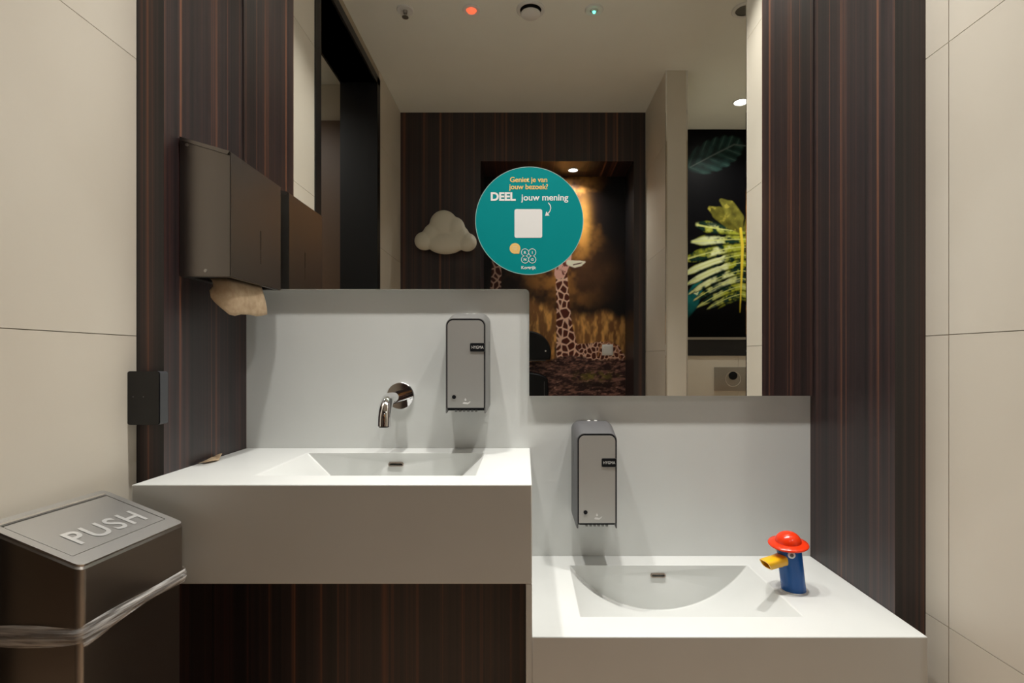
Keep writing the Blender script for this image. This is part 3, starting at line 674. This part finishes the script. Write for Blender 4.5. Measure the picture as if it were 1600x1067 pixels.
def printed_panel(name, x0, x1, z0, z1, y, step, paint, m, parent=None, loc=(0, 0, 0), th=0.004):
    nx, nz = int((x1-x0)/step)+1, int((z1-z0)/step)+1
    xs, zs = np.linspace(x0, x1, nx), np.linspace(z0, z1, nz)
    X, Z = np.meshgrid(xs, zs)
    col = np.clip(paint(X, Z), 0, 1)
    co = np.stack([X - loc[0], np.full_like(X, y - loc[1]), Z - loc[2]], -1).reshape(-1, 3)
    idx = np.arange(nx*nz).reshape(nz, nx)
    quads = np.stack([idx[:-1, :-1], idx[1:, :-1], idx[1:, 1:], idx[:-1, 1:]], -1).reshape(-1, 4)     # faces +y
    rim = np.concatenate([idx[0], idx[1:, -1], idx[-1, -2::-1], idx[-2:0:-1, 0]])
    back = co[rim].copy(); back[:, 1] -= th; nb = len(rim); base = nx*nz
    bi = base + np.arange(nb)
    sides = np.stack([rim, np.roll(rim, -1), np.roll(bi, -1), bi], -1)
    me = bpy.data.meshes.new(name)
    me.from_pydata(np.concatenate([co, back]).tolist(), [], quads.tolist() + sides.tolist() + [bi[::-1].tolist()])
    at = me.color_attributes.new('Col', 'FLOAT_COLOR', 'POINT')
    cc = np.ones((len(me.vertices), 4), np.float32); cc[:base, :3] = col.reshape(-1, 3); cc[base:, :3] = 0.01
    at.data.foreach_set('color', cc.ravel()); me.update()
    o_ = link(name, me, m, parent); o_.location = (0, 0, 0) if parent is not None else loc
    return o_
GAIN_G, GAIN_M = 1.7, 1.35
def paint_giraffe(X, Z):
    px = 820 + X/(2.618*0.0018); py = 561 - (Z-1.13)/(2.618*0.0018)     # layout grid of the print
    n1 = vnoise(px/26+3, py/26+1, 11, 4); n2 = vnoise(px/7, py/7, 31, 3); n3 = vnoise(px/4.2+0.12*py, py/1.5, 51, 3); n2e = vnoise(px/13, py/4.0, 61, 3)
    img = np.zeros(px.shape+(3,)) + srgb((9, 7, 8))
    gold = over(np.zeros_like(img)+srgb((66, 38, 22)), srgb((186, 128, 62)), ss(0.40, 0.68, n1))
    m_ = np.exp(-(((px-880)/52)**2 + ((py-350)/100)**2)) * ss(965, 900, px)*1.25 * ss(252, 300, py+30)
    img = over(img, gold, m_*(0.55+0.9*n1))
    img = over(img, srgb((206, 150, 72)), 0.7*np.exp(-(((px-913)/10)**2+((py-350)/38)**2))*(0.5+n1))
    m2 = np.exp(-(((px-922)/35)**2+((py-430)/34)**2)); img = over(img, srgb((96, 64, 38)), 0.75*m2*(0.3+n1))
    # dry grass
    gr = over(np.zeros_like(img)+srgb((112, 76, 42)), srgb((196, 146, 80)), ss(0.35, 0.7, vnoise(px/6, py/16, 71, 3)))
    edge = 492 + 10*(vnoise(px/18, py*0, 91, 3)-0.5)*2 - 26*ss(880, 826, px) + 8*ss(940, 985, px)
    img = over(img, gr, ss(-9, 9, py-edge)*ss(740, 830, px)*(1-0.45*ss(925, 990, px)))
    # black trough shapes behind the grass bank
    a_, _ = capsule(px, py, [(873, 556, 4.5), (871, 545, 4.0)], 2); img = over(img, srgb((10, 8, 10)), a_)
    # giraffes
    def hide(X_, Y_, cell, seed):
        r_ = np.random.default_rng(seed); jj = r_.random((80, 80, 2)); ix, iy = np.floor(X_/cell).astype(int), np.floor(Y_/(cell*1.25)).astype(int)
        f1 = np.full(X_.shape, 1e9); f2 = f1.copy()
        for i in (-1, 0, 1):
            for j in (-1, 0, 1):
                c_ = jj[(ix+i) % 80, (iy+j) % 80]; d_ = np.hypot(X_-(ix+i+c_[..., 0])*cell, (Y_-(iy+j+c_[..., 1])*cell*1.25)/1.2)
                f2 = np.where(d_ < f1, f1, np.minimum(f2, d_)); f1 = np.minimum(f1, d_)
        g_ = ss(0.10, 0.28, (f2-f1)/cell)
        return srgb((206, 168, 148))*(1-g_[..., None]) + srgb((72, 28, 16))*g_[..., None]
    body, _ = capsule(px, py, [(893, 552, 14), (915, 550, 13), (938, 549, 15), (955, 552, 16), (964, 560, 12)], 2)
    img = over(img, hide(px, py, 6.5, 3)*0.85, body)
    ha, _ = capsule(px, py, [(938, 560, 9), (950, 548, 11)], 2); rim_, _ = capsule(px, py, [(934, 556, 1.2), (938, 540, 1.2), (950, 533, 1.2), (962, 542, 1.2), (970, 562, 1.2)], 1.5)
    img = over(img, srgb((150, 100, 66)), rim_*0.8)
    neck, _ = capsule(px, py, [(877, 424, 9), (878, 450, 9.5), (880, 480, 10.5), (881, 505, 12), (884, 530, 15), (887, 552, 18)], 1.6)
    img = over(img, hide(px+4, py, 9.5, 8), neck)
    head, _ = capsule(px, py, [(874, 428, 8), (877, 418, 10.5), (882, 408, 10), (882, 395, 11)], 1.6)
    img = over(img, over(np.zeros_like(img)+srgb((196, 150, 138)), srgb((92, 46, 40)), ss(0.5, 0.62, n2)), head)
    ear, tt = capsule(px, py, [(889, 411, 4.5), (898, 413, 5.5), (906, 412, 4.5), (913, 410, 1.5)], 1.5); img = over(img, srgb((216, 200, 180)), ear)
    e2, _ = capsule(px, py, [(896, 414, 1.0), (905, 412, 0.9), (909, 411, 0.5)], 1.2); img = over(img, srgb((60, 42, 36)), e2)
    # second giraffe, dim, at the left
    nk, _ = capsule(px, py, [(776, 405, 7), (776, 430, 7.5), (773, 470, 9), (770, 560, 16)], 2); img = over(img, hide(px, py, 9, 21)*0.40, nk)
    # earth
    earth = over(np.zeros_like(img)+srgb((38, 22, 24)), srgb((118, 84, 74)), ss(0.36, 0.62, 0.5*n2e+0.5*n3)); earth = over(earth, srgb((176, 140, 124)), 0.8*ss(0.66, 0.78, n3))
    earth = over(earth, srgb((112, 104, 42)), 0.8*np.exp(-(((px-930)/24)**2+((py-588)/7)**2))*ss(0.3, 0.6, n2)); earth = over(earth, srgb((22, 14, 16)), 0.7*np.exp(-(((px-935)/40)**2+((py-601)/5)**2)))
    el = 563 + 7*(vnoise(px/12, py*0+2, 131, 3)-0.5) - 6*np.exp(-((px-893)/26)**2)
    img = over(img, earth, ss(-2.5, 2.5, py-el)*ss(760, 800, px+40))
    return img*GAIN_G
PRINT = vcol_mat('photo_print', 0.5, 0.25); GLASSP = vcol_mat('glass_print', 0.4, 0.08)
mu = printed_panel('giraffe_mural', OX0, OX1, 0.35, OT-0.001, YR+0.002, 0.0042, paint_giraffe, PRINT, None, ((OX0+OX1)/2, YR, 0.35))
tag(mu, 'photo mural of a resting giraffe in dry grass inside the dark recess', 'mural')
mp2 = boxo('recess_plinth', WOODX, OX0, OX1, YR-0.004, YR+0.02, 0, 0.349); tag(mp2, 'dark wood plinth under the giraffe mural', 'panel')

def paint_leaf(X, Z):
    px = 820 + X/(2.593*0.0018); py = 561 - (Z-1.13)/(2.593*0.0018)
    n1 = vnoise(px/9, py/9, 201, 3); n2 = vnoise(px/22, py/22, 221, 3); n3 = vnoise(px/3, py/3, 241, 3)
    img = np.zeros(px.shape+(3,)) + srgb((5, 5, 7))
    # shadowy upper leaf: rotated ellipse with lobed rim and ribs
    ca, sa = math.cos(R(-24)), math.sin(R(-24))
    u_ = ((px-1116)*ca + (py-243)*sa)/50; v_ = (-(px-1116)*sa + (py-243)*ca)/27
    rib = np.sin((u_*1.0 - np.abs(v_)*0.55)*19)
    rr_ = np.hypot(u_, v_) + 0.10*np.maximum(0, -rib)*ss(0.3, 0.9, np.abs(v_))
    leafm = ss(1.0, 0.88, rr_)*(0.55+0.45*ss(-0.6, 0.3, rib))
    img = over(img, srgb((36, 62, 58))*(0.35+1.1*n1)[..., None], leafm*0.75)
    img = over(img, srgb((70, 92, 86)), 0.5*leafm*ss(0.75, 1.0, rib)*ss(0.3, 0.7, n2))
    a_, _ = capsule(px, py, [(1172, 230, 0.8), (1146, 227, 1.0), (1112, 244, 0.9), (1078, 262, 0.5)], 1.6); img = over(img, srgb((84, 94, 90)), a_*0.8)
    # teal leaf lower left
    a_, _ = capsule(px, py, [(1062, 496, 10), (1078, 474, 12), (1088, 452, 9), (1094, 440, 3)], 3); img = over(img, srgb((20, 92, 92)), a_*(0.35+0.9*n1))
    a_, _ = capsule(px, py, [(1080, 456, 0.8), (1088, 460, 1.4), (1091, 453, 0.8)], 1.5); img = over(img, srgb((176, 190, 150)), a_)
    # big variegated leaf: slit blade swept back from a yellow midrib
    mid = 1158 - 0.018*np.maximum(0, py-400)
    s_ = np.abs(mid-px)/88
    yk, ak = [330, 356, 372, 392, 420, 450, 480], [-46, -24, 2, 26, 40, 48, 50]
    y0 = py.copy()
    for _ in range(14): y0 = 0.5*y0 + 0.5*(py - np.interp(y0, yk, ak)*(0.25*s_ + 0.75*s_**1.6))
    ph = (y0-356)/12.2; idx = np.floor(ph); fr = ph-idx
    hsh = np.mod(np.sin(idx*12.9898+4.1)*43758.5453, 1.0); hs2 = np.mod(np.sin(idx*78.233+1.7)*24634.634, 1.0)
    smax = np.interp(idx, [0, 3, 6, 9], [0.85, 1.10, 0.90, 0.45]) + 0.10*(hsh-0.5)
    gap = (0.02 + 0.06*hs2)*ss(0.22, 0.5, s_) + 0.30*ss(0.70, 1.0, s_/smax)
    hw_ = 0.5 - gap
    ins_ = ss(0.03, -0.05, np.abs(fr-0.5)-hw_)*ss(0.0, 0.5, idx+1)*ss(9.4, 9.0, ph)*ss(smax, smax-0.06, s_)
    edge_ = np.clip(np.abs(fr-0.5)/np.maximum(hw_, 0.05), 0, 1)
    base = over(np.zeros_like(img)+srgb((22, 46, 36)), srgb((150, 156, 50)), ss(0.40, 0.62, n1+0.16*(hsh-0.5)+0.10*ss(0.5, 0.0, s_)))
    crm = np.interp(idx, [-1, 0, 2, 5, 7, 9], [0.2, 0.7, 1.0, 0.95, 0.35, 0.1])
    base = over(base, srgb((208, 214, 166)), crm*ss(0.40, 0.56, n2*0.5+n1*0.35+0.22*hs2*ss(0.1, 0.5, s_))*ss(1.0, 0.55, edge_))
    base = base*(1-0.65*ss(0.55, 1.0, edge_))[..., None]*(1-0.45*ss(0.6, 1.0, s_/smax))[..., None]
    img = over(img, base, ins_)
    img = over(img, srgb((196, 202, 120)), 0.65*ins_*ss(0.09, 0.03, np.abs(fr-0.5)))
    img = over(img, srgb((24, 48, 38))*(0.5+n1)[..., None], 0.55*(1-ins_)*ss(9.4, 9.0, ph)*ss(-0.3, 0.3, ph)*ss(smax*0.8, smax*0.5, s_)*ss(0.35, 0.6, n2))
    hole = ss(1.0, 0.7, np.hypot((s_-0.30-0.12*hsh)/0.075, (fr-0.03)/0.22)); img = over(img, srgb((6, 8, 8)), hole*ins_*ss(0.3, 0.5, hs2))
    for pts_, c0_ in (([(1154, 362, 3), (1140, 350, 9), (1122, 334, 10.5), (1108, 326, 3)], (96, 92, 34)), ([(1157, 360, 3), (1150, 342, 11), (1138, 324, 10), (1126, 314, 3)], (112, 108, 44)), ([(1162, 360, 3), (1176, 340, 11), (1190, 322, 9)], (100, 98, 40))):
        a_, tt = capsule(px, py, pts_, 2.2); v2, _ = capsule(px, py, [(x_, y_, 2.2) for x_, y_, _ in pts_], 5)
        img = over(img, srgb(c0_)*(0.35+1.2*n1)[..., None], a_); img = over(img, srgb((20, 20, 14)), 0.55*v2*a_*ss(0.45, 0.6, n2)); img = over(img, srgb((176, 164, 70)), 0.45*a_*ss(0.5, 0.62, n1))
    a_, tt = capsule(px, py, [(1156, 358, 2.0), (1159, 385, 2.4), (1158, 420, 1.9), (1156.5, 455, 1.1), (1155, 488, 0.5)], 1.5)
    img = over(img, srgb((214, 190, 60)), a_)
    img = img*(0.10+0.90*ss(505, 470, py))[..., None]
    return img*GAIN_M
ZP = 1.289
t = thing('leaf_panel', 'glossy black glass panel printed with a variegated monstera leaf', 'wall panel', ((PX1+SX)/2, YS, ZP))
printed_panel('print', PX1+0.003, SX-0.003, ZP, CEIL-0.002, YS+0.004, 0.0042, paint_leaf, GLASSP, t, ((PX1+SX)/2, YS, ZP), 0.009)
o = boxo('steel_strip', STEEL, PX1+0.002, SX-0.002, YS-0.006, YS+0.012, ZP-0.018, ZP); tag(o, 'horizontal steel strip under the leaf panel', 'trim strip')
o = boxo('black_ledge', BLACK, PX1+0.002, SX-0.002, YS-0.006, YS+0.008, 1.156, ZP-0.0185); tag(o, 'black band between the steel strip and the stall tiles', 'wall panel')
# flush plate
t = thing('flush_plate', 'square steel flush plate with a round black button in the stall', 'flush plate', (1.50, YS, 0.900))
boxo('plate', STEEL, -0.123, 0.123, 0, 0.010, 0, 0.172, t, 0.002, 2)
MYp = Matrix.Rotation(R(-90), 4, 'X')
bm = bmesh.new(); lathe(bm, [(0.052, 0.0), (0.056, 0), (0.056, 0.0135), (0.052, 0.0135), (0.052, 0)], 48, Matrix.Translation((0.010, 0.0, 0.086)) @ MYp); fin('outer_ring', bm, CHROME, t, True, 40)
bm = bmesh.new(); lathe(bm, [(0, 0.009), (0.030, 0.009), (0.030, 0.017), (0.026, 0.019), (0, 0.019)], 40, Matrix.Translation((0.010, 0.0, 0.110)) @ MYp); fin('button', bm, BLACKP, t, True, 40)

# ------------------------------------------------------------------ things on the back wall
# plain cloud shaped lamp
t = thing('cloud_lamp', 'plain white cloud shaped wall lamp on the dark wood back wall', 'lamp', (-0.527, YB, 1.83))
bm = bmesh.new()
def ell(x, y, z, a, b_, c_): bmesh.ops.create_uvsphere(bm, u_segments=28, v_segments=18, radius=1.0, matrix=Matrix.Translation((x, y, z)) @ Matrix.Diagonal((a, b_, c_, 1)))
for e_ in ((-0.142, 0.062, 0.086, 0.066, 0.056, 0.062), (0.142, 0.062, 0.078, 0.066, 0.056, 0.062), (0.0, 0.066, 0.075, 0.130, 0.062, 0.078), (-0.075, 0.062, 0.125, 0.080, 0.055, 0.080), (0.082, 0.062, 0.118, 0.078, 0.055, 0.076), (-0.012, 0.066, 0.190, 0.096, 0.060, 0.100), (0.060, 0.066, 0.170, 0.070, 0.056, 0.075)): ell(*e_)
LAMPW = mat('soft_white_lamp', (0.72, 0.69, 0.58), 0.55)
o = fin('cloud', bm, LAMPW, t, True)
md = o.modifiers.new('union', 'REMESH'); md.mode = 'VOXEL'; md.voxel_size = 0.006; md.use_smooth_shade = True
md = o.modifiers.new('soften', 'SMOOTH'); md.factor = 0.5; md.iterations = 8
bm = bmesh.new(); lathe(bm, [(0, 0), (0.045, 0), (0.045, 0.018), (0, 0.018)], 32, Matrix.Translation((0, 0, 0.10)) @ MYp); fin('wall_mount', bm, WPLAST, t)
# switch plate on mural
t = thing('switch_plate', 'small white square switch on the giraffe mural', 'switch', (0.607, YR+0.002, 1.157))
boxo('plate', WPLAST, -0.040, 0.040, 0, 0.008, 0, 0.080, t, 0.002, 2); boxo('rocker', WPLAST, -0.030, 0.030, 0.008, 0.011, 0.010, 0.070, t, 0.001, 1)
# round roll dispenser
t = thing('toilet_roll_dispenser', 'round black jumbo toilet roll dispenser on the giraffe mural', 'roll dispenser', (0.030, YR+0.002, 1.118))
pr = [(0.158*math.cos(R(a)), 0.055+0.158*math.sin(R(a))) for a in range(-18, 199, 6)]
qp = lambda y: (lambda p: Vector((p[0], y, p[1])))
bm = bmesh.new(); loft(bm, [[qp(0)(p) for p in pr], [qp(0.105)(p) for p in pr], [qp(0.118)((p[0]*0.94, 0.055+(p[1]-0.055)*0.94)) for p in pr]]); fin('case', bm, BLACKP, t, True, 40)
boxo('tear_bar', GREYP, -0.12, 0.12, 0.03, 0.10, -0.002, 0.008, t)
bm = bmesh.new(); lathe(bm, [(0, 0.118), (0.006, 0.118), (0.006, 0.121), (0, 0.122)], 16, Matrix.Translation((0.118, 0, 0.070)) @ MYp); fin('lock', bm, WPLAST, t)
# hygiene bin below
t = thing('hygiene_bin', 'black rounded hygiene bin fixed under the roll dispenser', 'hygiene bin', (0.020, YR+0.002, 0.60))
pr = [(-0.15, 0.0), (0.135, 0.0), (0.150, 0.30), (0.145, 0.38)] + [(0.145*math.cos(R(a)), 0.38+0.055*math.sin(R(a))) for a in range(10, 171, 10)] + [(-0.145, 0.38), (-0.150, 0.30)]
bm = bmesh.new(); loft(bm, [[qp(0)(p) for p in pr], [qp(0.11)(p) for p in pr], [qp(0.12)((p[0]*0.95, 0.2+(p[1]-0.2)*0.96)) for p in pr]]); fin('case', bm, BLACKP, t, True, 40)
boxo('highlight_strip', GREYP, 0.117, 0.120, 0.119, 0.1215, 0.05, 0.37, t)  # thin grey strip painting the upright highlight on the black case
boxo('bag_corner', WPLAST, 0.150, 0.182, 0.03, 0.06, 0.235, 0.262, t, 0.008, 3)
